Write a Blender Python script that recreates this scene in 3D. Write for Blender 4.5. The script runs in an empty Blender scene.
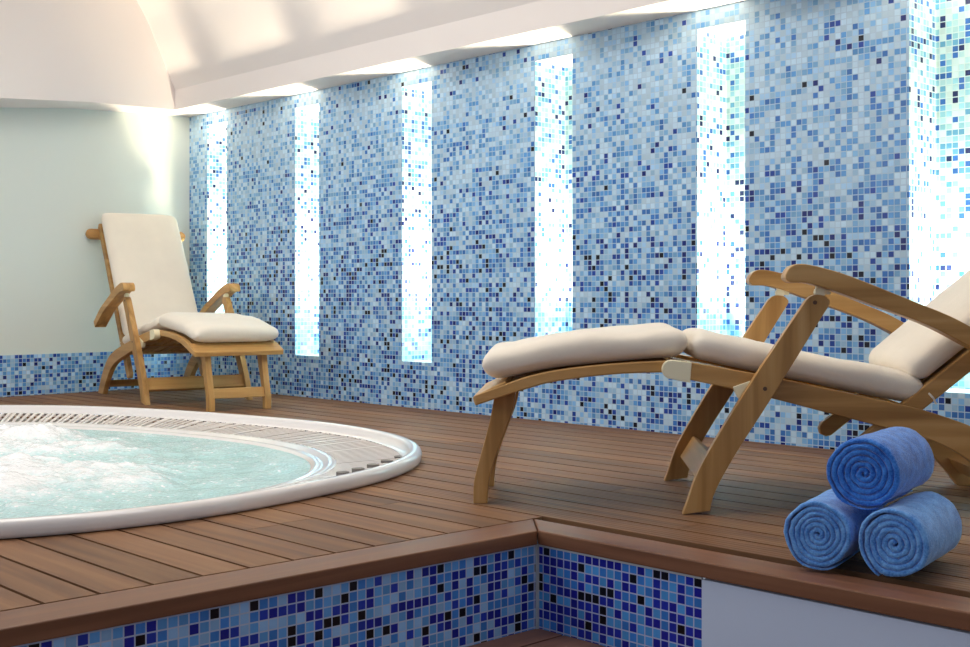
import bpy, bmesh, math, random
from mathutils import Vector, Matrix, noise as mnoise
random.seed(7)
C = bpy.context.scene.collection
PI = math.pi

# ------------------------------------------------------------------ node helpers
def new_mat(name):
    m = bpy.data.materials.new(name); m.use_nodes = True
    nt = m.node_tree
    b = nt.nodes['Principled BSDF']
    return m, nt, b
def N(nt, t, **kw):
    n = nt.nodes.new(t)
    for k, v in kw.items():
        setattr(n, k, v)
    return n
def L(nt, a, b): nt.links.new(a, b)
def math_node(nt, op, a, b=None, c=None, clamp=False):
    n = nt.nodes.new('ShaderNodeMath'); n.operation = op; n.use_clamp = clamp
    for i, v in enumerate((a, b, c)):
        if v is None: continue
        if isinstance(v, (int, float)): n.inputs[i].default_value = v
        else: nt.links.new(v, n.inputs[i])
    return n.outputs[0]
def ramp(nt, fac, stops, interp='LINEAR'):
    r = nt.nodes.new('ShaderNodeValToRGB'); r.color_ramp.interpolation = interp
    e = r.color_ramp.elements
    while len(e) > 1: e.remove(e[-1])
    e[0].position = stops[0][0]; e[0].color = (*stops[0][1], 1)
    for p, c in stops[1:]:
        x = e.new(p); x.color = (*c, 1)
    nt.links.new(fac, r.inputs[0])
    return r.outputs[0]
def mixc(nt, fac, a, b, mode='MIX'):
    n = nt.nodes.new('ShaderNodeMix'); n.data_type = 'RGBA'; n.blend_type = mode
    if isinstance(fac, (int, float)): n.inputs[0].default_value = fac
    else: nt.links.new(fac, n.inputs[0])
    for i, v in ((6, a), (7, b)):
        if isinstance(v, tuple): n.inputs[i].default_value = (*v, 1)
        else: nt.links.new(v, n.inputs[i])
    return n.outputs[2]
def bump(nt, height, strength, dist, b):
    n = nt.nodes.new('ShaderNodeBump'); n.inputs['Strength'].default_value = strength
    n.inputs['Distance'].default_value = dist
    nt.links.new(height, n.inputs['Height']); nt.links.new(n.outputs[0], b.inputs['Normal'])

# ------------------------------------------------------------------ materials
def mosaic(name, pitch, stops, grout, zlo=None, zhi=None, shift=0.0, clump=0.3, clump_scale=0.12, gap=0.06, rough=0.25):
    """glass mosaic in UV metres; each tile gets its own glaze, blend goes paler with height between zlo and zhi"""
    m, nt, b = new_mat(name)
    uv = N(nt, 'ShaderNodeUVMap'); uv.uv_map = 'UVMap'
    sc = N(nt, 'ShaderNodeVectorMath', operation='SCALE'); sc.inputs['Scale'].default_value = 1 / pitch
    L(nt, uv.outputs[0], sc.inputs[0])
    fl = N(nt, 'ShaderNodeVectorMath', operation='FLOOR'); L(nt, sc.outputs[0], fl.inputs[0])
    fr = N(nt, 'ShaderNodeVectorMath', operation='FRACTION'); L(nt, sc.outputs[0], fr.inputs[0])
    wn = N(nt, 'ShaderNodeTexWhiteNoise', noise_dimensions='3D'); L(nt, fl.outputs[0], wn.inputs[0])
    nz = N(nt, 'ShaderNodeTexNoise'); nz.inputs['Scale'].default_value = clump_scale; nz.inputs['Detail'].default_value = 2
    L(nt, fl.outputs[0], nz.inputs['Vector'])
    v = math_node(nt, 'ADD', wn.outputs['Value'], math_node(nt, 'MULTIPLY', math_node(nt, 'SUBTRACT', nz.outputs[0], 0.5), clump * 2))
    if zlo is not None:
        sx = N(nt, 'ShaderNodeSeparateXYZ'); L(nt, fl.outputs[0], sx.inputs[0])
        mr = N(nt, 'ShaderNodeMapRange'); mr.inputs[1].default_value = zlo / pitch; mr.inputs[2].default_value = zhi / pitch
        mr.inputs[3].default_value = 0; mr.inputs[4].default_value = 1
        L(nt, sx.outputs[1], mr.inputs[0])
        v = math_node(nt, 'SUBTRACT', v, math_node(nt, 'MULTIPLY', mr.outputs[0], shift))
    if zlo is not None:        # odd dark tiles scattered at every height
        wn3 = N(nt, 'ShaderNodeTexWhiteNoise', noise_dimensions='4D'); wn3.inputs['W'].default_value = 9.1
        L(nt, fl.outputs[0], wn3.inputs[0])
        on = math_node(nt, 'GREATER_THAN', wn3.outputs['Value'], .955)
        acc = math_node(nt, 'MULTIPLY', on, math_node(nt, 'MULTIPLY_ADD', math_node(nt, 'SUBTRACT', wn3.outputs['Value'], .955), 6.5, .70))
        v = math_node(nt, 'MAXIMUM', v, acc)
    v = math_node(nt, 'MAXIMUM', math_node(nt, 'MINIMUM', v, 0.999), 0.0)
    col = ramp(nt, v, stops, 'CONSTANT')
    # small glaze variation per tile
    wn2 = N(nt, 'ShaderNodeTexWhiteNoise', noise_dimensions='4D'); wn2.inputs['W'].default_value = 3.7
    L(nt, fl.outputs[0], wn2.inputs[0])
    hv = N(nt, 'ShaderNodeHueSaturation'); L(nt, col, hv.inputs['Color'])
    L(nt, math_node(nt, 'MULTIPLY_ADD', wn2.outputs['Value'], 0.30, 0.85), hv.inputs['Value'])
    sf = N(nt, 'ShaderNodeSeparateXYZ'); L(nt, fr.outputs[0], sf.inputs[0])
    def edge(o):
        d = math_node(nt, 'ABSOLUTE', math_node(nt, 'SUBTRACT', o, 0.5))
        return math_node(nt, 'MULTIPLY', math_node(nt, 'SUBTRACT', 0.5 - gap, d), 40, clamp=True)
    msk = math_node(nt, 'MULTIPLY', edge(sf.outputs[0]), edge(sf.outputs[1]))
    c = mixc(nt, msk, grout, hv.outputs[0])
    L(nt, c, b.inputs['Base Color'])
    L(nt, math_node(nt, 'MULTIPLY_ADD', msk, rough - 0.75, 0.75), b.inputs['Roughness'])
    b.inputs['Specular IOR Level'].default_value = .3
    bump(nt, msk, 0.35, 0.0015, b)
    return m

BACK_STOPS = [(0, (.50, .69, .86)), (.17, (.35, .58, .82)), (.37, (.21, .45, .76)), (.54, (.105, .31, .66)), (.70, (.05, .18, .53)),
              (.825, (.020, .065, .36)), (.91, (.012, .024, .18)), (.96, (.008, .009, .02))]
M_back = mosaic('mosaic_wall', 0.0233, BACK_STOPS, (.42, .58, .75), 5.75, 6.60, 0.42, 0.30)
NICHE_STOPS = [(0, (.50, .64, .66)), (.30, (.36, .56, .62)), (.54, (.23, .46, .57)), (.74, (.11, .31, .50)), (.86, (.03, .11, .36)), (.94, (.012, .02, .09))]
M_niche = mosaic('mosaic_niche', 0.0233, NICHE_STOPS, (.50, .62, .64), 5.3, 6.6, 0.02, 0.12)
M_band = mosaic('mosaic_band', 0.0233, BACK_STOPS, (.42, .55, .68), clump=.14)
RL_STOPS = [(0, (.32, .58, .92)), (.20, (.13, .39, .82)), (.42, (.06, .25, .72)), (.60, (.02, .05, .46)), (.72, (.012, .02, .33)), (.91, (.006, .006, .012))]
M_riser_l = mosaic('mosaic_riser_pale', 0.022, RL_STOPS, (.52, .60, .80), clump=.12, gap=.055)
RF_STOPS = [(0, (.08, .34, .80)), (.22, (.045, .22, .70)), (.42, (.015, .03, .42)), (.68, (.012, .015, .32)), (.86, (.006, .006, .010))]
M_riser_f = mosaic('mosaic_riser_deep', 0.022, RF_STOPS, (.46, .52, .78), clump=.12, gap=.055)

def wood(name, c1, c2, c3, along='X', rough=.45, attr=None, vary=.35, scale=1.0, spec=.25, coat=0.0, reed=None):
    m, nt, b = new_mat(name)
    tc = N(nt, 'ShaderNodeTexCoord')
    mp = N(nt, 'ShaderNodeMapping')
    s = {'X': (1.2, 22, 22), 'Y': (22, 1.2, 22), 'Z': (22, 22, 1.2)}[along]
    mp.inputs['Scale'].default_value = tuple(q * scale for q in s)
    L(nt, tc.outputs['Object'], mp.inputs[0])
    nz = N(nt, 'ShaderNodeTexNoise'); nz.inputs['Scale'].default_value = 1.0; nz.inputs['Detail'].default_value = 6
    nz.inputs['Distortion'].default_value = .6
    vec = mp.outputs[0]
    if attr:
        at = N(nt, 'ShaderNodeAttribute'); at.attribute_name = attr
        ad = N(nt, 'ShaderNodeVectorMath', operation='ADD'); L(nt, mp.outputs[0], ad.inputs[0])
        cb = N(nt, 'ShaderNodeCombineXYZ')
        for i in range(3): L(nt, math_node(nt, 'MULTIPLY', at.outputs['Fac'], 37.0), cb.inputs[i])
        L(nt, cb.outputs[0], ad.inputs[1]); vec = ad.outputs[0]
        rnd = at.outputs['Fac']
    else:
        oi = N(nt, 'ShaderNodeObjectInfo'); rnd = oi.outputs['Random']
        ad = N(nt, 'ShaderNodeVectorMath', operation='ADD'); L(nt, mp.outputs[0], ad.inputs[0])
        cb = N(nt, 'ShaderNodeCombineXYZ')
        for i in range(3): L(nt, math_node(nt, 'MULTIPLY', rnd, 31.0), cb.inputs[i])
        L(nt, cb.outputs[0], ad.inputs[1]); vec = ad.outputs[0]
    L(nt, vec, nz.inputs['Vector'])
    col = ramp(nt, nz.outputs[0], [(.28, c1), (.5, c2), (.74, c3)])
    hv = N(nt, 'ShaderNodeHueSaturation'); L(nt, col, hv.inputs['Color'])
    L(nt, math_node(nt, 'MULTIPLY_ADD', rnd, vary, 1 - vary * .5), hv.inputs['Value'])
    L(nt, hv.outputs[0], b.inputs['Base Color'])
    L(nt, math_node(nt, 'MULTIPLY_ADD', nz.outputs[0], .2, rough - .1), b.inputs['Roughness'])
    b.inputs['Specular IOR Level'].default_value = spec
    h = math_node(nt, 'MULTIPLY', nz.outputs[0], .25)
    if reed:
        sx = N(nt, 'ShaderNodeSeparateXYZ'); L(nt, tc.outputs['Object'], sx.inputs[0])
        w = math_node(nt, 'SINE', math_node(nt, 'MULTIPLY', sx.outputs[1], 2 * PI / reed))
        on = math_node(nt, 'GREATER_THAN', sx.outputs[1], 2.23)
        h = math_node(nt, 'ADD', h, math_node(nt, 'MULTIPLY', math_node(nt, 'MULTIPLY', w, on), .5))
    bump(nt, h, .35, .002, b)
    return m
M_deck = wood('deck_hardwood', (.118, .052, .024), (.202, .096, .044), (.28, .150, .073), 'X', .58, 'pid', .35, reed=.0181)
M_deckY = wood('deck_nosing', (.145, .06, .031), (.21, .093, .049), (.275, .132, .07), 'Y', .45, 'pid', .12)
M_deckX = wood('deck_nosing_front', (.145, .06, .031), (.21, .093, .049), (.275, .132, .07), 'X', .45, 'pid', .12)
M_lower = wood('lower_deck', (.13, .065, .05), (.21, .105, .075), (.28, .15, .10), 'Y', .5, 'pid', .3)
M_teak = wood('teak', (.33, .165, .052), (.52, .29, .10), (.66, .41, .18), 'X', .42, None, .18, .9)
M_teakY = wood('teak_cross', (.33, .165, .052), (.52, .29, .10), (.66, .41, .18), 'Y', .42, None, .18, .9)
M_teakZ = wood('teak_upright', (.33, .165, .052), (.52, .29, .10), (.66, .41, .18), 'Z', .42, None, .18, .9)

def plain(name, col, rough=.6, metal=0.0, nscale=None, nstr=.1, ndist=.002, coat=0, spec=.5, var=0):
    m, nt, b = new_mat(name)
    b.inputs['Base Color'].default_value = (*col, 1); b.inputs['Roughness'].default_value = rough
    b.inputs['Metallic'].default_value = metal; b.inputs['Coat Weight'].default_value = coat
    b.inputs['Specular IOR Level'].default_value = spec
    if nscale:
        tc = N(nt, 'ShaderNodeTexCoord')
        nz = N(nt, 'ShaderNodeTexNoise'); nz.inputs['Scale'].default_value = nscale; nz.inputs['Detail'].default_value = 5
        L(nt, tc.outputs['Object'], nz.inputs['Vector'])
        bump(nt, nz.outputs[0], nstr, ndist, b)
        if var:
            L(nt, mixc(nt, nz.outputs[0], tuple(q * (1 - var) for q in col), tuple(min(1, q * (1 + var)) for q in col)), b.inputs['Base Color'])
    return m
M_plaster = plain('plaster_wall', (.74, .80, .76), .8, nscale=40, nstr=.05)
M_ceil = plain('plaster_ceiling', (.87, .81, .79), .85, nscale=30, nstr=.04)
M_white = plain('white_paint', (.62, .73, .93), .6, nscale=25, nstr=.04)
M_nichewhite = plain('niche_white', (.86, .88, .88), .7, nscale=30, nstr=.03)
M_dark = plain('under_deck', (.012, .008, .006), .9, nscale=20)
M_caulk = plain('caulk', (.50, .55, .60), .8, nscale=90, nstr=.3)
M_acrylic = plain('spa_acrylic', (.83, .80, .79), .16, nscale=6, nstr=.02, coat=.4)
M_grille = plain('spa_grille', (.80, .74, .70), .35, nscale=20, nstr=.03)
M_gutter = plain('spa_gutter', (.20, .18, .165), .6, nscale=20)
M_brass = plain('brass', (.98, .91, .64), .42, .15, nscale=60, nstr=.05)
M_plug = plain('bolt_plug', (.10, .05, .025), .5, nscale=60)

def fabric(name, col, s1=900, rough=.9, sheen=.3):
    m, nt, b = new_mat(name)
    tc = N(nt, 'ShaderNodeTexCoord')
    w = N(nt, 'ShaderNodeTexNoise'); w.inputs['Scale'].default_value = s1; w.inputs['Detail'].default_value = 2
    f = N(nt, 'ShaderNodeTexNoise'); f.inputs['Scale'].default_value = 9; f.inputs['Detail'].default_value = 4
    L(nt, tc.outputs['Object'], w.inputs['Vector']); L(nt, tc.outputs['Object'], f.inputs['Vector'])
    L(nt, mixc(nt, f.outputs[0], tuple(q * .94 for q in col), tuple(min(1, q * 1.05) for q in col)), b.inputs['Base Color'])
    b.inputs['Roughness'].default_value = rough; b.inputs['Sheen Weight'].default_value = sheen
    bump(nt, math_node(nt, 'ADD', f.outputs[0], math_node(nt, 'MULTIPLY', w.outputs[0], .06)), .35, .012, b)
    return m
M_cushion = fabric('cream_canvas', (.87, .79, .675))
def terry(name, c1, c2):
    m, nt, b = new_mat(name)
    tc = N(nt, 'ShaderNodeTexCoord')
    w = N(nt, 'ShaderNodeTexNoise'); w.inputs['Scale'].default_value = 260; w.inputs['Detail'].default_value = 3
    L(nt, tc.outputs['Object'], w.inputs['Vector'])
    f = N(nt, 'ShaderNodeTexNoise'); f.inputs['Scale'].default_value = 40; f.inputs['Detail'].default_value = 3
    L(nt, tc.outputs['Object'], f.inputs['Vector'])
    v = math_node(nt, 'MULTIPLY_ADD', f.outputs[0], .5, math_node(nt, 'MULTIPLY', w.outputs[0], .5))
    L(nt, ramp(nt, v, [(.38, c1), (.62, c2)]), b.inputs['Base Color'])
    b.inputs['Roughness'].default_value = .95; b.inputs['Sheen Weight'].default_value = .5
    b.inputs['Specular IOR Level'].default_value = .1
    bump(nt, v, .7, .006, b)
    return m
M_towel_a = terry('terry_sky', (.06, .235, .70), (.22, .52, 1.0))
M_towel_b = terry('terry_royal', (.012, .12, .56), (.07, .30, .88))

def water_mat():
    m, nt, b = new_mat('spa_water')
    tc = N(nt, 'ShaderNodeTexCoord')
    at = N(nt, 'ShaderNodeAttribute'); at.attribute_name = 'foam'
    n1 = N(nt, 'ShaderNodeTexNoise'); n1.inputs['Scale'].default_value = 9; n1.inputs['Detail'].default_value = 8; n1.inputs['Roughness'].default_value = .65
    n1.inputs['Distortion'].default_value = 1.2
    n2 = N(nt, 'ShaderNodeTexVoronoi'); n2.inputs['Scale'].default_value = 80
    L(nt, tc.outputs['Object'], n1.inputs['Vector']); L(nt, tc.outputs['Object'], n2.inputs['Vector'])
    v = math_node(nt, 'ADD', math_node(nt, 'MULTIPLY', at.outputs['Fac'], .75), math_node(nt, 'MULTIPLY', n1.outputs[0], .55))
    v2 = math_node(nt, 'SUBTRACT', v, math_node(nt, 'MULTIPLY', n2.outputs['Distance'], .10))
    n3 = N(nt, 'ShaderNodeTexVoronoi'); n3.inputs['Scale'].default_value = 42; n3.inputs['Randomness'].default_value = 1
    L(nt, tc.outputs['Object'], n3.inputs['Vector'])
    dots = math_node(nt, 'MULTIPLY', math_node(nt, 'LESS_THAN', n3.outputs['Distance'], .22), math_node(nt, 'MULTIPLY', n1.outputs[0], .55))
    v2 = math_node(nt, 'ADD', v2, dots)
    L(nt, ramp(nt, v2, [(.22, (.46, .70, .70)), (.46, (.58, .79, .80)), (.58, (.80, .90, .92)), (.68, (.97, .98, 1.0))]), b.inputs['Base Color'])
    b.inputs['Roughness'].default_value = .14; b.inputs['IOR'].default_value = 1.33
    b.inputs['Subsurface Weight'].default_value = .0
    h = math_node(nt, 'ADD', n1.outputs[0], math_node(nt, 'MULTIPLY', n2.outputs['Distance'], .35))
    bump(nt, h, .55, .02, b)
    return m
M_water = water_mat()

# ------------------------------------------------------------------ mesh helpers
def finish(name, bm, mat, parent=None, smooth=False, bevel=0, segs=2, mats=None, uv=False, angle=40):
    bmesh.ops.recalc_face_normals(bm, faces=bm.faces)
    me = bpy.data.meshes.new(name); bm.to_mesh(me); bm.free()
    o = bpy.data.objects.new(name, me); C.objects.link(o)
    for mm in (mats or [mat]): me.materials.append(mm)
    if smooth:
        for p in me.polygons: p.use_smooth = True
    if bevel:
        md = o.modifiers.new('bevel', 'BEVEL'); md.width = bevel; md.segments = segs; md.limit_method = 'ANGLE'; md.angle_limit = math.radians(angle)
        for p in me.polygons: p.use_smooth = True
        md.harden_normals = True
    if parent: o.parent = parent
    return o
def box(bm, x0, x1, y0, y1, z0, z1):
    vs = [bm.verts.new((x, y, z)) for z in (z0, z1) for y in (y0, y1) for x in (x0, x1)]
    for f in ((0, 1, 3, 2), (4, 6, 7, 5), (0, 4, 5, 1), (2, 3, 7, 6), (0, 2, 6, 4), (1, 5, 7, 3)):
        bm.faces.new([vs[i] for i in f])
    return vs
def prism_y(bm, pts, y0, y1):
    """outline in x-z, extruded along y"""
    a = [bm.verts.new((u, y0, w)) for u, w in pts]; b = [bm.verts.new((u, y1, w)) for u, w in pts]
    n = len(pts)
    bm.faces.new(a); bm.faces.new(b[::-1])
    for i in range(n): bm.faces.new((a[i], b[i], b[(i + 1) % n], a[(i + 1) % n]))
def prism_z(bm, pts, z0, z1):
    a = [bm.verts.new((u, w, z0)) for u, w in pts]; b = [bm.verts.new((u, w, z1)) for u, w in pts]
    n = len(pts)
    bm.faces.new(a[::-1]); bm.faces.new(b)
    for i in range(n): bm.faces.new((a[i], a[(i + 1) % n], b[(i + 1) % n], b[i]))
def catmull(pts, k=5):
    out = []
    P = [pts[0]] + list(pts) + [pts[-1]]
    for i in range(1, len(P) - 2):
        p0, p1, p2, p3 = P[i - 1], P[i], P[i + 1], P[i + 2]
        for j in range(k):
            t = j / k
            out.append(tuple(.5 * ((2 * b) + (-a + c) * t + (2 * a - 5 * b + 4 * c - d) * t * t + (-a + 3 * b - 3 * c + d) * t ** 3) for a, b, c, d in zip(p0, p1, p2, p3)))
    out.append(tuple(pts[-1]))
    return out
def strip(top, bot, k=4): return catmull(top, k) + catmull(bot, k)[::-1]
def loft(bm, rings, closed=True, cap=True):
    R = [[bm.verts.new(p) for p in r] for r in rings]
    n = len(rings[0])
    for a, b in zip(R, R[1:]):
        for i in range(n if closed else n - 1):
            bm.faces.new((a[i], a[(i + 1) % n], b[(i + 1) % n], b[i]))
    if cap:
        bm.faces.new(R[0][::-1]); bm.faces.new(R[-1])
    return R
def quad(bm, uvl, pts, uvs, mi=0):
    f = bm.faces.new([bm.verts.new(p) for p in pts]); f.material_index = mi
    for l, u in zip(f.loops, uvs): l[uvl].uv = u
    return f
def mesh_plain(name, bm, mats, kind=None):
    me = bpy.data.meshes.new(name); bm.to_mesh(me); bm.free()
    for m in mats: me.materials.append(m)
    o = bpy.data.objects.new(name, me); C.objects.link(o)
    if kind: o['kind'] = kind
    return o
def tag(o, label, cat, group=None, kind=None):
    o['label'] = label; o['category'] = cat
    if group: o['group'] = group
    if kind: o['kind'] = kind
    return o
def empty(name, loc, rz=0):
    o = bpy.data.objects.new(name, None); C.objects.link(o); o.location = loc; o.rotation_euler = (0, 0, rz)
    o.empty_display_size = .1
    return o

# ------------------------------------------------------------------ the room
YB = 4.037                                  # face of the tiled wall
XC = -6.904                                 # corner with the plaster wall
XR = 1.6                                    # how far the room runs to the right
NICHES = [-6.688, -5.731, -4.777, -3.825, -2.914, -2.002, -1.06, -.12]
NW, NZ0, NZ1, ND = .230, .237, 1.660, .21
def wall_back():
    bm = bmesh.new(); uv = bm.loops.layers.uv.new('UVMap')
    def fq(x0, x1, z0, z1, y=YB, mi=0):
        quad(bm, uv, [(x0, y, z0), (x1, y, z0), (x1, y, z1), (x0, y, z1)], [(x0 + 20, z0 + 5), (x1 + 20, z0 + 5), (x1 + 20, z1 + 5), (x0 + 20, z1 + 5)], mi)
    zb, zt = -.05, 1.80
    xs = [XC] + [q for x in NICHES for q in (x, x + NW)] + [XR]
    for i in range(0, len(xs), 2): fq(xs[i], xs[i + 1], zb, zt)
    for x in NICHES:
        fq(x, x + NW, zb, NZ0); fq(x, x + NW, NZ1, zt)
        fq(x, x + NW, NZ0, NZ1, YB + ND, 1)
        for xx, s in ((x, 1), (x + NW, -1)):
            p = [(xx, YB, NZ0), (xx, YB + ND, NZ0), (xx, YB + ND, NZ1), (xx, YB, NZ1)]
            u = [(xx + 20 - ND, NZ0 + 5), (xx + 20, NZ0 + 5), (xx + 20, NZ1 + 5), (xx + 20 - ND, NZ1 + 5)]
            if s < 0: p, u = p[::-1], u[::-1]
            quad(bm, uv, p, u, 1)
        quad(bm, uv, [(x, YB, NZ0), (x + NW, YB, NZ0), (x + NW, YB + ND, NZ0), (x, YB + ND, NZ0)], [(0, 0)] * 4, 2)
        quad(bm, uv, [(x, YB, NZ1), (x, YB + ND, NZ1), (x + NW, YB + ND, NZ1), (x + NW, YB, NZ1)], [(0, 0)] * 4, 2)
    bmesh.ops.remove_doubles(bm, verts=bm.verts, dist=1e-5)
    return mesh_plain('wall_back', bm, [M_back, M_niche, M_nichewhite], 'structure')
wall_back()

# left plaster wall, a little out of square
W0 = Vector((XC, YB, 0)); W1 = Vector((-6.84, 2.72, 0)); WD = (W1 - W0).normalized(); WE = W0 + WD * 6.5
WN = Vector((-WD.y, WD.x, 0))               # into the room
if WN.x < 0: WN = -WN
bm = bmesh.new(); uv = bm.loops.layers.uv.new('UVMap')
quad(bm, uv, [(W0.x, W0.y, .237), (WE.x, WE.y, .237), (WE.x, WE.y, 1.95), (W0.x, W0.y, 1.95)], [(0, 0)] * 4)
mesh_plain('wall_left', bm, [M_plaster], 'structure')
bm = bmesh.new(); uv = bm.loops.layers.uv.new('UVMap')
a, e = W0 + WN * .006, WE + WN * .006
quad(bm, uv, [(a.x, a.y, -.05), (e.x, e.y, -.05), (e.x, e.y, .237), (a.x, a.y, .237)], [(3, 5), (9.5, 5), (9.5, 5.287), (3, 5.287)])
quad(bm, uv, [(a.x, a.y, .237), (e.x, e.y, .237), (WE.x, WE.y, .237), (W0.x, W0.y, .237)], [(0, 0)] * 4)
mesh_plain('baseboard_left', bm, [M_band], 'structure')

# dropped soffit and cove over the tiled wall
SX, SY, SZ = -6.724, 3.83, 1.74
prof = [(YB + .01, SZ - .002), (SY, SZ), (SY, 1.865), (3.775, 1.97), (3.70, 2.12), (3.60, 2.30), (3.45, 2.47), (3.2, 2.61), (2.8, 2.70), (-2.6, 2.72)]
bm = bmesh.new()
cp = [prof[0], prof[1]] + [prof[2]] + catmull(prof[2:-1], 5)[1:] + [prof[-1]]
A_ = [bm.verts.new((-7.0, y, z)) for y, z in cp]; B_ = [bm.verts.new((XR, y, z)) for y, z in cp]
for i in range(len(cp) - 1):
    f = bm.faces.new((A_[i], B_[i], B_[i + 1], A_[i + 1])); f.smooth = i >= 3
o = mesh_plain('ceiling', bm, [M_ceil], 'structure')
# soffit and bulkhead over the plaster wall
bm = bmesh.new()
lip = [(SX, SY, SZ), (-6.655, 3.25, 1.715), (-6.60, 2.70, 1.668), (-6.50, 1.7, 1.60), (-6.25, -2.4, 1.50)]
inn = [(XC - .01, YB + .01, SZ - .002), (W0 + WD * .8, 1.70), (W0 + WD * 1.35, 1.643), (W0 + WD * 2.35, 1.575), (W0 + WD * 6.4, 1.475)]
inn = [inn[0]] + [(v.x - .01, v.y, z) for v, z in inn[1:]]
l0 = [bm.verts.new(p) for p in lip]; i0 = [bm.verts.new(p) for p in inn]; u0 = [bm.verts.new((p[0], p[1], 2.9)) for p in lip]
for k in range(len(lip) - 1):
    bm.faces.new((l0[k], l0[k + 1], i0[k + 1], i0[k])); bm.faces.new((l0[k], u0[k], u0[k + 1], l0[k + 1]))
bmesh.ops.recalc_face_normals(bm, faces=bm.faces)
mesh_plain('trim_1', bm, [M_ceil], 'structure')

# ------------------------------------------------------------------ hot tub outline
TC = (-4.4, 1.617); TA, TB, TN, TR = 1.697, 1.359, 2.47, .215
def tub_ring(d, z, n=160, a=TA, b=TB, nn=TN, ph=0.0):
    o = []
    for k in range(n):
        t = 2 * PI * (k + ph) / n; ct, st = math.cos(t), math.sin(t)
        x = (a - d) * math.copysign(abs(ct) ** (2 / nn), ct); y = (b - d) * math.copysign(abs(st) ** (2 / nn), st)
        o.append((TC[0] + x * math.cos(TR) - y * math.sin(TR), TC[1] + x * math.sin(TR) + y * math.cos(TR), z))
    return o
def resample(ring, n):
    P = [Vector(p) for p in ring] + [Vector(ring[0])]
    S = [0]
    for a, b in zip(P, P[1:]): S.append(S[-1] + (b - a).length)
    out = []; j = 0
    for k in range(n):
        s = S[-1] * k / n
        while S[j + 1] < s: j += 1
        t = (s - S[j]) / max(1e-9, S[j + 1] - S[j]); out.append(tuple(P[j].lerp(P[j + 1], t)))
    return out

# ------------------------------------------------------------------ deck
PITCH = .1087; G0 = .954
def in_x(y): return -2.1115 + (y - 2.112) * .030
def pid_mesh(name, boxes, mat, bev=.003, kind='structure'):
    bm = bmesh.new(); lay = bm.faces.layers.float.new('pid')
    for pts, z0, z1, r in boxes:
        n0 = len(bm.faces); prism_z(bm, pts, z0, z1); bm.faces.ensure_lookup_table()
        for f in list(bm.faces)[n0:]: f[lay] = r
    bmesh.ops.recalc_face_normals(bm, faces=bm.faces)
    me = bpy.data.meshes.new(name); bm.to_mesh(me); bm.free(); me.materials.append(mat)
    o = bpy.data.objects.new(name, me); C.objects.link(o); o['kind'] = kind
    return o
hole = tub_ring(.14, 0)
def hole_span(y):
    xs = []
    for p, q in zip(hole, hole[1:] + hole[:1]):
        if (p[1] - y) * (q[1] - y) < 0: xs.append(p[0] + (q[0] - p[0]) * (y - p[1]) / (q[1] - p[1]))
    return (min(xs), max(xs)) if len(xs) >= 2 else None
bx = []
g = .0042
k = -24
while True:
    y0 = G0 + PITCH * k; y1 = y0 + PITCH; k += 1
    if y0 > YB - .02: break
    y1 = min(y1, YB + .01)
    ya, yb = y0 + g, y1 - g
    if yb > 2.225 and ya < 2.225: ya_r = 2.225
    r = random.random()
    xe = XR if ya > 2.2 else (in_x(ya) - .004)
    xl = -7.15
    # end joints of the boards
    cuts = [xl]; x = xl + random.uniform(.6, 2.4)
    while x < xe - .3: cuts.append(x); x += random.uniform(1.9, 2.9)
    cuts.append(xe)
    for c0, c1 in zip(cuts, cuts[1:]):
        r = random.random()
        c0 += .001; c1 -= .001
        ns = 6 if hole_span((ya + yb) / 2) or hole_span(ya) or hole_span(yb) else 1
        for s in range(ns):
            sa = ya + (yb - ya) * s / ns; sb = ya + (yb - ya) * (s + 1) / ns
            h = hole_span((sa + sb) / 2)
            segs = [(c0, c1)]
            if h:
                segs = []
                if c0 < h[0]: segs.append((c0, min(c1, h[0])))
                if c1 > h[1]: segs.append((max(c0, h[1]), c1))
            for p, q in segs:
                if q - p > .01:
                    dq = (in_x(sb) - in_x(ya), in_x(sa) - in_x(ya)) if (ya <= 2.2 and q > xe - .01) else (0, 0)
                    bx.append(([(p, sa), (q + dq[1], sa), (q + dq[0], sb), (p, sb)], -.024, 0, r))
pid_mesh('floor', bx, M_deck)
# dark bed under the boards (round the tub only)
bm = bmesh.new()
hr = [(p[0], p[1]) for p in tub_ring(.15, 0, 80)]
outer = []
for p in hr:
    d = Vector((p[0] - TC[0], p[1] - TC[1])); 
    tx = ((-2.13 if d.x > 0 else -7.1) - TC[0]) / d.x if abs(d.x) > 1e-6 else 1e9
    ty = ((YB if d.y > 0 else -1.6) - TC[1]) / d.y if abs(d.y) > 1e-6 else 1e9
    t = min(tx, ty); outer.append((TC[0] + d.x * t, TC[1] + d.y * t))
va = [bm.verts.new((x, y, -.026)) for x, y in hr]; vb = [bm.verts.new((x, y, -.026)) for x, y in outer]
for i in range(80): bm.faces.new((va[i], vb[i], vb[(i + 1) % 80], va[(i + 1) % 80]))
for q in ([(-7.1, 3.2), (-7.1, YB), (-5, YB)], [(-2.13, YB), (XR, YB), (XR, 2.14), (-2.13, 2.14)]):
    bm.faces.new([bm.verts.new((x, y, -.0265)) for x, y in q])
bmesh.ops.recalc_face_normals(bm, faces=bm.faces)
mesh_plain('trim_2', bm, [M_dark], 'structure')

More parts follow.
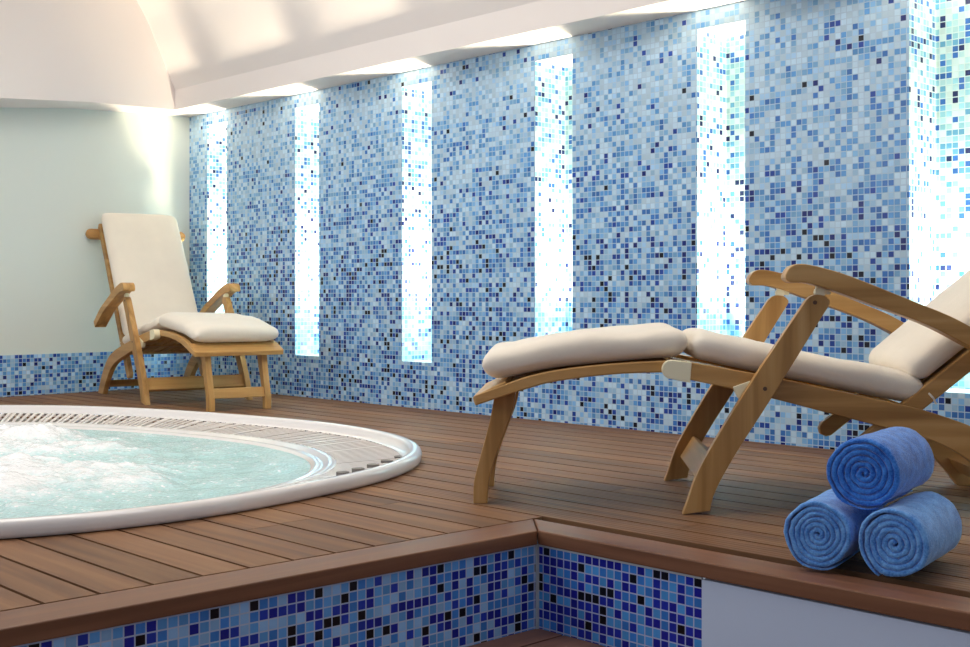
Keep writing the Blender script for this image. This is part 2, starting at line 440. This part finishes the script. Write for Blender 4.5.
# nosing boards, mitred at the inner corner
CX, CY = -1.992, 2.112
NT = -.034
left_out = lambda y: CX + (y - CY) * .030
pid_mesh('trim_3', [([(left_out(-1.6) - .118, -1.6), (left_out(-1.6), -1.6), (CX - .0012, CY - .001), (CX - .1185, 2.219)], NT, 0, .4)], M_deckY)
pid_mesh('trim_4', [([(CX + .0012, CY), (XR, CY + .004), (XR, 2.221), (CX - .1160, 2.221)], NT, 0, .7)], M_deckX)
for n in ('trim_3', 'trim_4'):
    md = bpy.data.objects[n].modifiers.new('bevel', 'BEVEL'); md.width = .003; md.segments = 2
# risers
bm = bmesh.new(); uv = bm.loops.layers.uv.new('UVMap')
x1, x2 = CX - .012, left_out(-1.6) - .012
quad(bm, uv, [(x2, -1.6, -.26), (x1, CY + .012, -.26), (x1, CY + .012, -.03), (x2, -1.6, -.03)], [(1, 2.0), (1 + 3.72, 2.0), (1 + 3.72, 2.23), (1, 2.23)])
mesh_plain('wall_riser_left', bm, [M_riser_l], 'structure')
bm = bmesh.new(); uv = bm.loops.layers.uv.new('UVMap')
XW = -1.519
quad(bm, uv, [(x1, CY + .012, -.26), (XW, CY + .012, -.26), (XW, CY + .012, -.03), (x1, CY + .012, -.03)], [(0.004, 2.0), (XW - x1, 2.0), (XW - x1, 2.23), (0.004, 2.23)])
mesh_plain('wall_riser_front', bm, [M_riser_f], 'structure')
bm = bmesh.new()
box(bm, XW, XR, CY + .009, CY + .03, -.26, -.040)
mesh_plain('wall_riser_white', bm, [M_white], 'structure')
# line of caulk under the nosing and in the corner
bm = bmesh.new()
box(bm, x1 - .004, x1 + .005, CY + .004, CY + .014, -.245, -.033)
box(bm, x1, XW, CY + .008, CY + .014, -.040, -.033)
mesh_plain('trim_5', bm, [M_caulk], 'structure')
# lower deck
bx = []
x = -2.06
while x < XR:
    bx.append(([(x + .0035, -1.8), (x + .1355, -1.8), (x + .1355, CY + .02), (x + .0035, CY + .02)], -.262, -.240, random.random())); x += .139
pid_mesh('floor_lower', bx, M_lower)
bm = bmesh.new(); box(bm, -2.1, XR, -1.8, CY + .02, -.30, -.263); mesh_plain('trim_6', bm, [M_dark], 'structure')

# ------------------------------------------------------------------ hot tub
tub = empty('hot_tub', (TC[0], TC[1], 0))
tag(tub, 'large white oval hot tub sunk into the wooden deck, full of bubbling water', 'hot tub')
def part(o):
    o.parent = tub; o.matrix_parent_inverse = Matrix.Translation((-TC[0], -TC[1], 0)); return o
NR = 240
def R(d, z, a=TA, b=TB, nn=TN): return resample(tub_ring(d, z, 480, a, b, nn), NR)
IA, IB, INN = 1.345, 1.035, 2.25          # waterline oval
def Rb(t, z):                               # blend from lip inner edge (t=0) to waterline (t=1)
    p = tub_ring(.048, 0, NR); q = tub_ring(0, 0, NR, IA, IB, INN)
    return [(a[0] + (b[0] - a[0]) * t, a[1] + (b[1] - a[1]) * t, z) for a, b in zip(p, q)]
def Rq(d, z): return tub_ring(d, z, NR)
prof = [(.012, .0005), (.002, .004), (0, .012), (0, .030), (.004, .038), (.010, .043), (.018, .0455), (.028, .0455), (.037, .042), (.043, .035)]
bm = bmesh.new()
rings = [Rq(d, z) for d, z in prof] + [Rb(0, .018), Rb(.07, .010)]
loft(bm, rings, cap=False)
part(finish('rim', bm, M_acrylic, smooth=True))
bm = bmesh.new()                            # gutter under the grille, inner ledge and bowl
rings = [Rb(.07, .010), Rb(.08, -.03), Rb(.70, -.052), Rb(.71, -.016)]
loft(bm, rings, cap=False)
part(finish('overflow_gutter', bm, M_gutter))
bm = bmesh.new()
rings = [Rb(.71, -.016), Rb(.72, -.009), Rb(.75, -.008), Rb(.80, -.010), Rb(.84, -.018), Rb(.88, -.019), Rb(.91, -.017), Rb(.95, -.020), Rb(1.0, -.033), Rb(1.04, -.06), Rb(1.12, -.35), Rb(1.5, -.75), Rb(2.2, -.80)]
loft(bm, rings, cap=False)
bm.faces.new(bm.verts[-NR:]) if False else None
part(finish('bowl', bm, M_acrylic, smooth=True))
bm = bmesh.new()                            # grille of radial bars
q0 = tub_ring(0, 0, 720, IA, IB, INN)
pp = tub_ring(.048, 0, 720)
acc = [0]
for i in range(720):
    a, b = Vector(pp[i]), Vector(pp[(i + 1) % 720]); acc.append(acc[-1] + (b - a).length)
nb = 290
for k in range(nb):
    s = acc[-1] * k / nb
    i = max(j for j in range(721) if acc[j] <= s) % 720
    a = Vector(pp[i]); b = Vector(q0[i])
    o0 = a.lerp(b, .065); o1 = a.lerp(b, .715); d = (o1 - o0).normalized(); n_ = Vector((-d.y, d.x, 0)) * .0085
    z0, z1 = .010, -.0095
    vs = []
    for (c, zz) in ((o0, z0), (o1, z1)):
        for sgn in (1, -1):
            for dz in (0, -.014):
                v = c + n_ * sgn * (1 if c is o0 else .82); vs.append(bm.verts.new((v.x, v.y, zz + dz)))
    for f in ((0, 2, 6, 4), (1, 5, 7, 3), (0, 4, 5, 1), (2, 3, 7, 6), (0, 1, 3, 2), (4, 6, 7, 5)): bm.faces.new([vs[j] for j in f])
for t0, t1 in ((.20, .23), (.42, .45), (.64, .67)):
    r0 = Rb(t0, .010 - .0195 * t0 / .65 - .002); r1 = Rb(t1, .010 - .0195 * t1 / .65 - .002); loft(bm, [r0, r1], cap=False)
part(finish('overflow_grille', bm, M_grille))
# dark hand slots along the inside of the lip at the right-hand end
for (sx, sy, an) in ((-3.043, 2.326, .8), (-3.072, 2.410, .8), (-3.113, 2.505, .8), (-3.158, 2.601, .8), (-3.207, 2.701, .8)):
    bm = bmesh.new(); pts = []
    for k in range(20):
        t = 2 * PI * k / 20; x = .021 * math.cos(t); y = .020 * math.sin(t)
        pts.append((sx + x * math.cos(an) - y * math.sin(an), sy + x * math.sin(an) + y * math.cos(an)))
    prism_z(bm, pts, -.004, .0125)
    part(finish('overflow_slot', bm, M_gutter))

# water
bm = bmesh.new(); lay = bm.verts.layers.float.new('foam')
rngs = 70; secs = 260
base = tub_ring(0, 0, secs, IA, IB, INN)
MOUNDS = [(-4.85, 2.0, .30, .065), (-4.35, 2.1, .25, .026), (-4.1, 1.55, .40, .038), (-3.75, 1.85, .25, .018), (-5.1, 1.4, .4, .05), (-3.8, 1.15, .35, .034), (-3.5, 1.65, .28, .022), (-3.6, 1.3, .22, .03)]
def wv(x, y, edge):
    h = 0; f = 0
    for mx, my, r, a in MOUNDS:
        e = math.exp(-((x - mx) ** 2 + (y - my) ** 2) / (r * r)); h += a * e; f += a * e * 11
    n1 = mnoise.fractal(Vector((x * 4, y * 4, 1.3)), 1.0, 2.0, 5)
    n2 = mnoise.fractal(Vector((x * 14, y * 14, 5.3)), .9, 2.0, 4)
    amp = .45 + 1.3 * min(1, f)
    h += amp * (.026 * n1 + .016 * n2)
    f += .10 + .22 * n1 + .18 * n2
    return -.027 + h * edge, max(0, min(1, f))
prev = None
for j in range(rngs + 1):
    t = j / rngs; cur = []
    for k in range(secs if j else 1):
        bxp = base[k]; x = TC[0] + (bxp[0] - TC[0]) * t * 1.01; y = TC[1] + (bxp[1] - TC[1]) * t * 1.01
        ed = min(1, (1 - t) * 9)
        z, f = wv(x, y, ed); v = bm.verts.new((x, y, z)); v[lay] = f * (.35 + .65 * ed); cur.append(v)
    if prev:
        if len(prev) == 1:
            for k in range(secs): bm.faces.new((prev[0], cur[k], cur[(k + 1) % secs]))
        else:
            for k in range(secs): bm.faces.new((prev[k], cur[k], cur[(k + 1) % secs], prev[(k + 1) % secs]))
    prev = cur
wo = finish('water', bm, M_water, smooth=True)
tag(wo, 'pale aqua bubbling water with white foam inside the hot tub', 'water', kind='stuff')

# ------------------------------------------------------------------ deck chairs
def cushion_mesh(path, thick, half, n_exp=4.2, endr=.05, seed=0, wr=.0065, puff=.0):
    """path: bottom line (u,w); loft of rounded sections across it"""
    P = catmull(path, 6)
    S = [0]
    for a, b in zip(P, P[1:]): S.append(S[-1] + math.hypot(b[0] - a[0], b[1] - a[1]))
    tot = S[-1]
    def at(s):
        s = max(0, min(tot, s)); j = 0
        while j < len(S) - 2 and S[j + 1] < s: j += 1
        t = (s - S[j]) / max(1e-9, S[j + 1] - S[j])
        return (P[j][0] + (P[j + 1][0] - P[j][0]) * t, P[j][1] + (P[j + 1][1] - P[j][1]) * t), (P[j + 1][0] - P[j][0], P[j + 1][1] - P[j][1])
    st = []
    for k in range(8): 
        a = k / 8 * PI / 2; st.append((endr * (1 - math.cos(a)), math.sin(a)))
    nm = 26
    for k in range(nm + 1): st.append((endr + (tot - 2 * endr) * k / nm, 1.0))
    for k in range(7, -1, -1):
        a = k / 8 * PI / 2; st.append((tot - endr * (1 - math.cos(a)), math.sin(a)))
    bm = bmesh.new(); rings = []
    ns = 44
    for s, sc in st:
        (u, w), (du, dw) = at(s); l = math.hypot(du, dw) or 1; nx, nz = -dw / l, du / l
        if nz < 0 and abs(nz) > .2: nx, nz = -nx, -nz
        th = thick * (1 + puff * math.sin(PI * s / tot))
        hh = th / 2 * max(.06, sc ** .8); hb = half - .022 * (1 - max(.06, sc))
        ring = []
        for k in range(ns):
            t = 2 * PI * k / ns; ct, sn = math.cos(t), math.sin(t)
            y = hb * math.copysign(abs(ct) ** (2 / 6.5), ct); z = hh * math.copysign(abs(sn) ** (2 / 2.6), sn)
            q = mnoise.noise(Vector((u * 7 + seed, y * 7, z * 12))) * wr + mnoise.noise(Vector((u * 22 + seed, y * 5, z * 18))) * wr * .4
            zz = th / 2 + z + (q if sn > -.3 else 0)
            ring.append((u + nx * zz, y * (1 + q * .8), w + nz * zz))
        rings.append(ring)
    loft(bm, rings)
    return bm
def disc_y(bm, u, w, y0, y1, r, n=14): prism_y(bm, [(u + r * math.cos(2 * PI * k / n), w + r * math.sin(2 * PI * k / n)) for k in range(n)], y0, y1)

def make_chair(label, O, ang, phi, group='teak steamer chairs on the deck'):
    t = empty('steamer_chair', O, ang)
    tag(t, label, 'lounge chair', group)
    P = lambda name, bm, mat=M_teak, bev=.004, par=t: finish(name, bm, mat, par, bevel=bev)
    rail = strip([(-.035, .398), (.164, .363), (.35, .325), (.55, .281), (.63, .259), (.72, .225), (.79, .178), (.86, .108), (.915, .03), (.93, 0)],
                 [(-.035, .352), (.09, .326), (.224, .294), (.34, .264), (.466, .232), (.56, .208), (.627, .186), (.70, .145), (.76, .092), (.81, .035), (.835, 0)])
    aleg = strip([(-.035, 0), (-.021, .038), (.008, .118), (.082, .249), (.158, .37), (.262, .528), (.284, .560), (.304, .571), (.326, .569)],
                 [(.033, 0), (.051, .066), (.105, .165), (.160, .252), (.215, .34), (.317, .508), (.340, .546), (.338, .560), (.326, .569)])[:-1]
    arm = strip([(.222, .622), (.235, .642), (.262, .650), (.315, .640), (.391, .616), (.531, .559), (.628, .519), (.688, .487), (.78, .428)],
                [(.222, .612), (.236, .602), (.276, .601), (.335, .584), (.426, .551), (.531, .513), (.601, .483), (.68, .440), (.755, .395)])
    frail = strip([(-.05, .397), (-.17, .391), (-.284, .381), (-.374, .368), (-.428, .356), (-.475, .341), (-.583, .301)],
                  [(-.05, .366), (-.17, .362), (-.265, .354), (-.374, .338), (-.429, .323), (-.475, .309), (-.577, .275)])
    fleg = strip([(-.530, .32), (-.534, .286), (-.549, .211), (-.574, .119), (-.589, .057), (-.591, 0)],
                 [(-.470, .335), (-.474, .311), (-.485, .249), (-.521, .151), (-.546, .07), (-.552, 0)])
    for s in (-1, 1):
        def Y(a, b): return (s * a, s * b) if s > 0 else (s * b, s * a)
        bm = bmesh.new(); prism_y(bm, rail, *Y(.238, .268)); P('side_rail', bm)
        bm = bmesh.new(); prism_y(bm, aleg, *Y(.274, .304)); al = P('arm_leg', bm, M_teakZ)
        for (u, w) in ((.176, .328), (.303, .551)):
            bm = bmesh.new(); disc_y(bm, u, w, *Y(.3035, .3055), .0055); P('bolt', bm, M_plug, 0, al)
        bm = bmesh.new(); prism_y(bm, arm, *Y(.272, .338)); P('arm', bm, M_teak, .008)
        bm = bmesh.new(); disc_y(bm, .318, .578, *Y(.278, .300), .014); box(bm, .308, .345, *Y(.281, .297), .572, .597); P('arm_hinge', bm, M_brass, .002)['label'] = 'brass hinge under the arm'
        bm = bmesh.new(); prism_y(bm, frail, *Y(.214, .240)); P('footrest_rail', bm)
        bm = bmesh.new(); prism_y(bm, fleg, *Y(.135, .167)); P('footrest_leg', bm, M_teakZ)
        pts = [(-.060 + .025 * math.cos(a), .3745 + .025 * math.sin(a)) for a in [PI * .5 + PI * k / 10 for k in range(11)]] + [(-.012, .340), (-.008, .394)]
        bm = bmesh.new(); prism_y(bm, pts, *Y(.236, .2705)); P('knee_hinge', bm, M_brass, .002)['label'] = 'rounded brass knee hinge'
        bm = bmesh.new(); prism_y(bm, [(.098, .330), (.160, .352), (.150, .338), (.122, .296), (.112, .300)], *Y(.255, .272)); P('leg_bracket', bm, M_brass, .002)['label'] = 'triangular brass leg bracket'
    bm = bmesh.new(); prism_y(bm, [(-.588, .298), (-.498, .341), (-.492, .318), (-.580, .272)], -.238, .238); P('toe_bar', bm, M_teakY, .006)
    bm = bmesh.new(); prism_y(bm, [(-.580, .062), (-.562, .062), (-.545, .112), (-.562, .112)], -.137, .137); P('footrest_stretcher', bm, M_teakY)
    bm = bmesh.new(); prism_y(bm, [(.012, .075), (.034, .062), (.074, .128), (.052, .140)], -.276, .276); P('stretcher', bm, M_teakY)
    bm = bmesh.new(); prism_y(bm, [(.805, .085), (.823, .075), (.853, .040), (.835, .040)], -.240, .240); P('stretcher', bm, M_teakY)
    bm = bmesh.new()
    for k in range(8):
        v = -.205 + k * .0586
        prism_y(bm, [(-.03, .388), (.59, .264), (.587, .250), (-.033, .374)], v - .0, v + .044 - .0) if k < 7 else None
    for u, w in ((.05, .352), (.32, .296), (.56, .246)): prism_y(bm, [(u, w), (u + .04, w - .008), (u + .04, w + .010), (u, w + .018)], -.239, .239)
    P('seat_slats', bm, M_teak, .002)
    bm = bmesh.new()
    fs_t = [(-.06, .393), (-.17, .388), (-.284, .378), (-.374, .366), (-.428, .354), (-.49, .333)]
    sl = strip(fs_t, [(a, b - .014) for a, b in fs_t])
    for k in range(6): v = -.195 + k * .0675; prism_y(bm, sl, v, v + .052)
    P('footrest_slats', bm, M_teak, .002)
    # backrest in its own tilt
    pv = (.588, .292); c, s_ = math.cos(phi), math.sin(phi)
    B = lambda a, n: (pv[0] + a * c - n * s_, pv[1] + a * s_ + n * c)
    for s in (-1, 1):
        y0, y1 = (.203, .232) if s > 0 else (-.232, -.203)
        st = [B(-.192, -.023), B(-.206, -.016), B(-.214, 0), B(-.206, .016), B(-.192, .023), B(.84, .023), B(.855, .0), B(.84, -.023)]
        bm = bmesh.new(); prism_y(bm, st, y0, y1); P('back_stile', bm)
    bm = bmesh.new()
    pts = []
    for k in range(9): a = -PI / 2 + PI * k / 8; pts.append((.275 + .033 * math.cos(a), .033 * math.sin(a)))
    for k in range(9): a = PI / 2 + PI * k / 8; pts.append((-.275 + .033 * math.cos(a), .033 * math.sin(a)))
    lo, hi = [], []
    for v, d in pts:
        q = B(.80 + d, -.046); lo.append(bm.verts.new((q[0], v, q[1]))); q = B(.80 + d, -.0205); hi.append(bm.verts.new((q[0], v, q[1])))
    bm.faces.new(lo); bm.faces.new(hi[::-1])
    for i in range(18): bm.faces.new((lo[i], lo[(i + 1) % 18], hi[(i + 1) % 18], hi[i]))
    P('head_bar', bm, M_teakY)
    bm = bmesh.new()
    for k in range(6): v = -.19 + k * .0655; prism_y(bm, [B(.03, .0), B(.83, .0), B(.83, .014), B(.03, .014)], v, v + .05)
    P('back_slats', bm, M_teak, .002)
    # pads, tied on at the knee and the hip
    bm = cushion_mesh([(-.556, .335), (-.49, .346), (-.374, .3695), (-.246, .3835), (-.085, .3985), (-.012, .401)], .088, .232, seed=1, endr=.045)
    P('foot_pad', bm, M_cushion, 0).data.polygons.foreach_set('use_smooth', [True] * len(bpy.data.meshes[-1].polygons)) if False else finish_smooth(P('foot_pad', bm, M_cushion, 0))
    bm = cushion_mesh([(-.010, .402), (.15, .367), (.35, .326), (.50, .295), (.600, .277)], .082, .232, seed=5, endr=.04)
    finish_smooth(P('seat_pad', bm, M_cushion, 0))
    bm = cushion_mesh([B(.030, .022), B(.3, .022), B(.6, .022), B(.878, .022)], .088, .232, seed=9, endr=.04)
    finish_smooth(P('back_pad', bm, M_cushion, 0))
    for s in (-1, 1):
        bm = bmesh.new(); q = [(.598, s * .222, .318), (.612, s * .232, .312), (.622, s * .236, .300), (.628, s * .235, .287)]
        for a, b in zip(q, q[1:]):
            ring = lambda p: [(p[0] + .003 * math.cos(k * PI / 3), p[1], p[2] + .003 * math.sin(k * PI / 3)) for k in range(6)]
            loft(bm, [ring(a), ring(b)])
        P('pad_tie', bm, M_cushion, 0)
    return t
def finish_smooth(o):
    for p in o.data.polygons: p.use_smooth = True
    return o
make_chair('teak steamer chair with cream pads stretched out in profile beside the blue towels', (-2.055, 2.787, 0), math.radians(42), math.radians(39.5))
make_chair('upright teak steamer chair with cream pads in the far corner behind the hot tub', (-5.770, 3.426, 0), math.radians(170), math.radians(57.8))

# ------------------------------------------------------------------ rolled towels
def towel(label, near, direction, length, r, mat, turns=4.6, start=0.0, squash=1.0, seed=0):
    """near: centre of the visible end; the roll runs from there along direction (in plan)"""
    bm = bmesh.new()
    d = Vector((direction[0], direction[1], 0)).normalized(); sd = Vector((d.y, -d.x, 0))
    nst = int(turns * 34); th = r / (turns + .35)
    hw = th * .47
    rings = []
    for i in range(nst + 1):
        f = i / nst; a = start - 2 * PI * turns * (1 - f)
        rad = th * .14 + (r - hw - th * .14) * f
        wob = 1 + .05 * mnoise.noise(Vector((math.cos(a) * 1.2 + seed, math.sin(a) * 1.2, f * 2.3)))
        rr = rad * wob
        h = hw * (min(1, .35 + 6 * (1 - f)) if f > .85 else 1)
        if f > .985: h *= .75
        L2 = length / 2 * (1 + .012 * mnoise.noise(Vector((a * .6, seed, 2)))) 
        ring = []
        ne = 6
        # section: radial x axial rounded rectangle, subdivided along the length
        sect = []
        for k in range(ne + 1): q = -PI / 2 + PI * k / ne; sect.append((h * math.sin(q), L2 - h + h * math.cos(q)))
        nl = 12
        for k in range(1, nl): sect.append((h, (L2 - h) * (1 - 2 * k / nl)))
        for k in range(ne + 1): q = PI / 2 + PI * k / ne; sect.append((h * math.sin(q), -L2 + h + h * math.cos(q)))
        for k in range(1, nl): sect.append((-h, (L2 - h) * (-1 + 2 * k / nl)))
        for (dr, ax) in sect:
            q = rr + dr
            nz = mnoise.noise(Vector((math.cos(a) * q * 140 + seed, math.sin(a) * q * 140, ax * 140))) * .0022
            nz += mnoise.noise(Vector((math.cos(a) * q * 18 + seed, math.sin(a) * q * 18, ax * 9 + 3))) * .003 * f
            q += nz
            x, z = math.cos(a) * q, math.sin(a) * q * squash
            ax2 = ax + nz * 1.2
            p = d * (length / 2 - ax2) + sd * x
            ring.append((p.x, p.y, z))
        rings.append(ring)
    loft(bm, rings)
    o = finish('rolled_towel', bm, mat, smooth=True)
    o.location = near
    tag(o, label, 'towel', 'rolled blue towels stacked on the deck')
    return o
RT = .0755
towel('light blue rolled towel at the bottom left of the pile, spiral end facing out', (-1.2865, 2.197, RT + .001), (-.25, .97), .29, RT, M_towel_a, 6.4, -1.1, 1.0, 3)
towel('light blue rolled towel at the bottom right of the pile, showing its side', (-1.134, 2.222, RT + .001), (-.19, .98), .27, RT, M_towel_a, 5.6, -2.0, 1.0, 11)
towel('darker royal blue rolled towel resting on top of the two others', (-1.210, 2.243, .206), (-.19, .98), .27, .083, M_towel_b, 6.0, -1.25, .94, 23)

# ------------------------------------------------------------------ camera
cam = bpy.data.cameras.new('camera'); co = bpy.data.objects.new('camera', cam); C.objects.link(co)
co.location = (0, 0, .56); co.rotation_euler = (PI / 2, 0, math.radians(90 - 44.15))
cam.sensor_width = 36; cam.lens = 1200 / 970 * 36; cam.shift_y = -24.5 / 970; cam.clip_start = .05
bpy.context.scene.camera = co

# ------------------------------------------------------------------ light
def area(name, loc, rot, sx, sy, power, col, spread=PI):
    l = bpy.data.lights.new(name, 'AREA'); l.shape = 'RECTANGLE'; l.size = sx; l.size_y = sy; l.energy = power; l.color = col; l.spread = spread
    o = bpy.data.objects.new(name, l); C.objects.link(o); o.location = loc; o.rotation_euler = rot
    return o
def look(o, target):
    o.rotation_euler = (Vector(target) - o.location).to_track_quat('-Z', 'Y').to_euler()
for i, x in enumerate(NICHES):
    # upright tube in the hidden rear corner of the niche, turned to the room and the left jamb
    o = area('niche_lamp', (x + NW - .035, YB + ND - .045, NZ0 + .30), (PI / 2, 0, math.radians(-90)), .03, .59, 17, (1, .95, .86), math.radians(85))
    o = area('niche_uplight', (x + NW - .045, YB + ND - .05, NZ0 + .02), (PI, 0, 0), .08, .14, 20, (1, .86, .62), math.radians(68))
area('overhead_fill', (-4.2, 1.7, 2.66), (0, 0, 0), 2.4, 1.6, 42, (1, .95, .88))  # unseen fill panel added overhead to brighten the tub, pads and plaster wall
area('overhead_fill', (-1.9, 2.1, 2.66), (0, 0, 0), 1.6, 1.0, 16, (1, .95, .88))  # second, weaker fill panel added above the right-hand chair
o = area('left_fill', (-4.8, -2.6, 1.9), (0, 0, 0), 3.0, 1.2, 44, (.93, .97, 1.0)); look(o, (-5.6, 3.0, .8))  # soft fill added from the front left, no window modelled there
w = bpy.data.worlds.new('world'); bpy.context.scene.world = w; w.use_nodes = True
w.node_tree.nodes['Background'].inputs[0].default_value = (.76, .86, 1.0, 1)
w.node_tree.nodes['Background'].inputs[1].default_value = .37

sc = bpy.context.scene
sc.view_settings.view_transform = 'Standard'; sc.view_settings.look = 'None'
sc.view_settings.exposure = 0.14; sc.view_settings.gamma = 1; sc.view_settings.use_curve_mapping = False
try:
    sc.cycles.use_denoising = True; sc.cycles.max_bounces = 8; sc.cycles.sample_clamp_indirect = 8
except Exception: pass
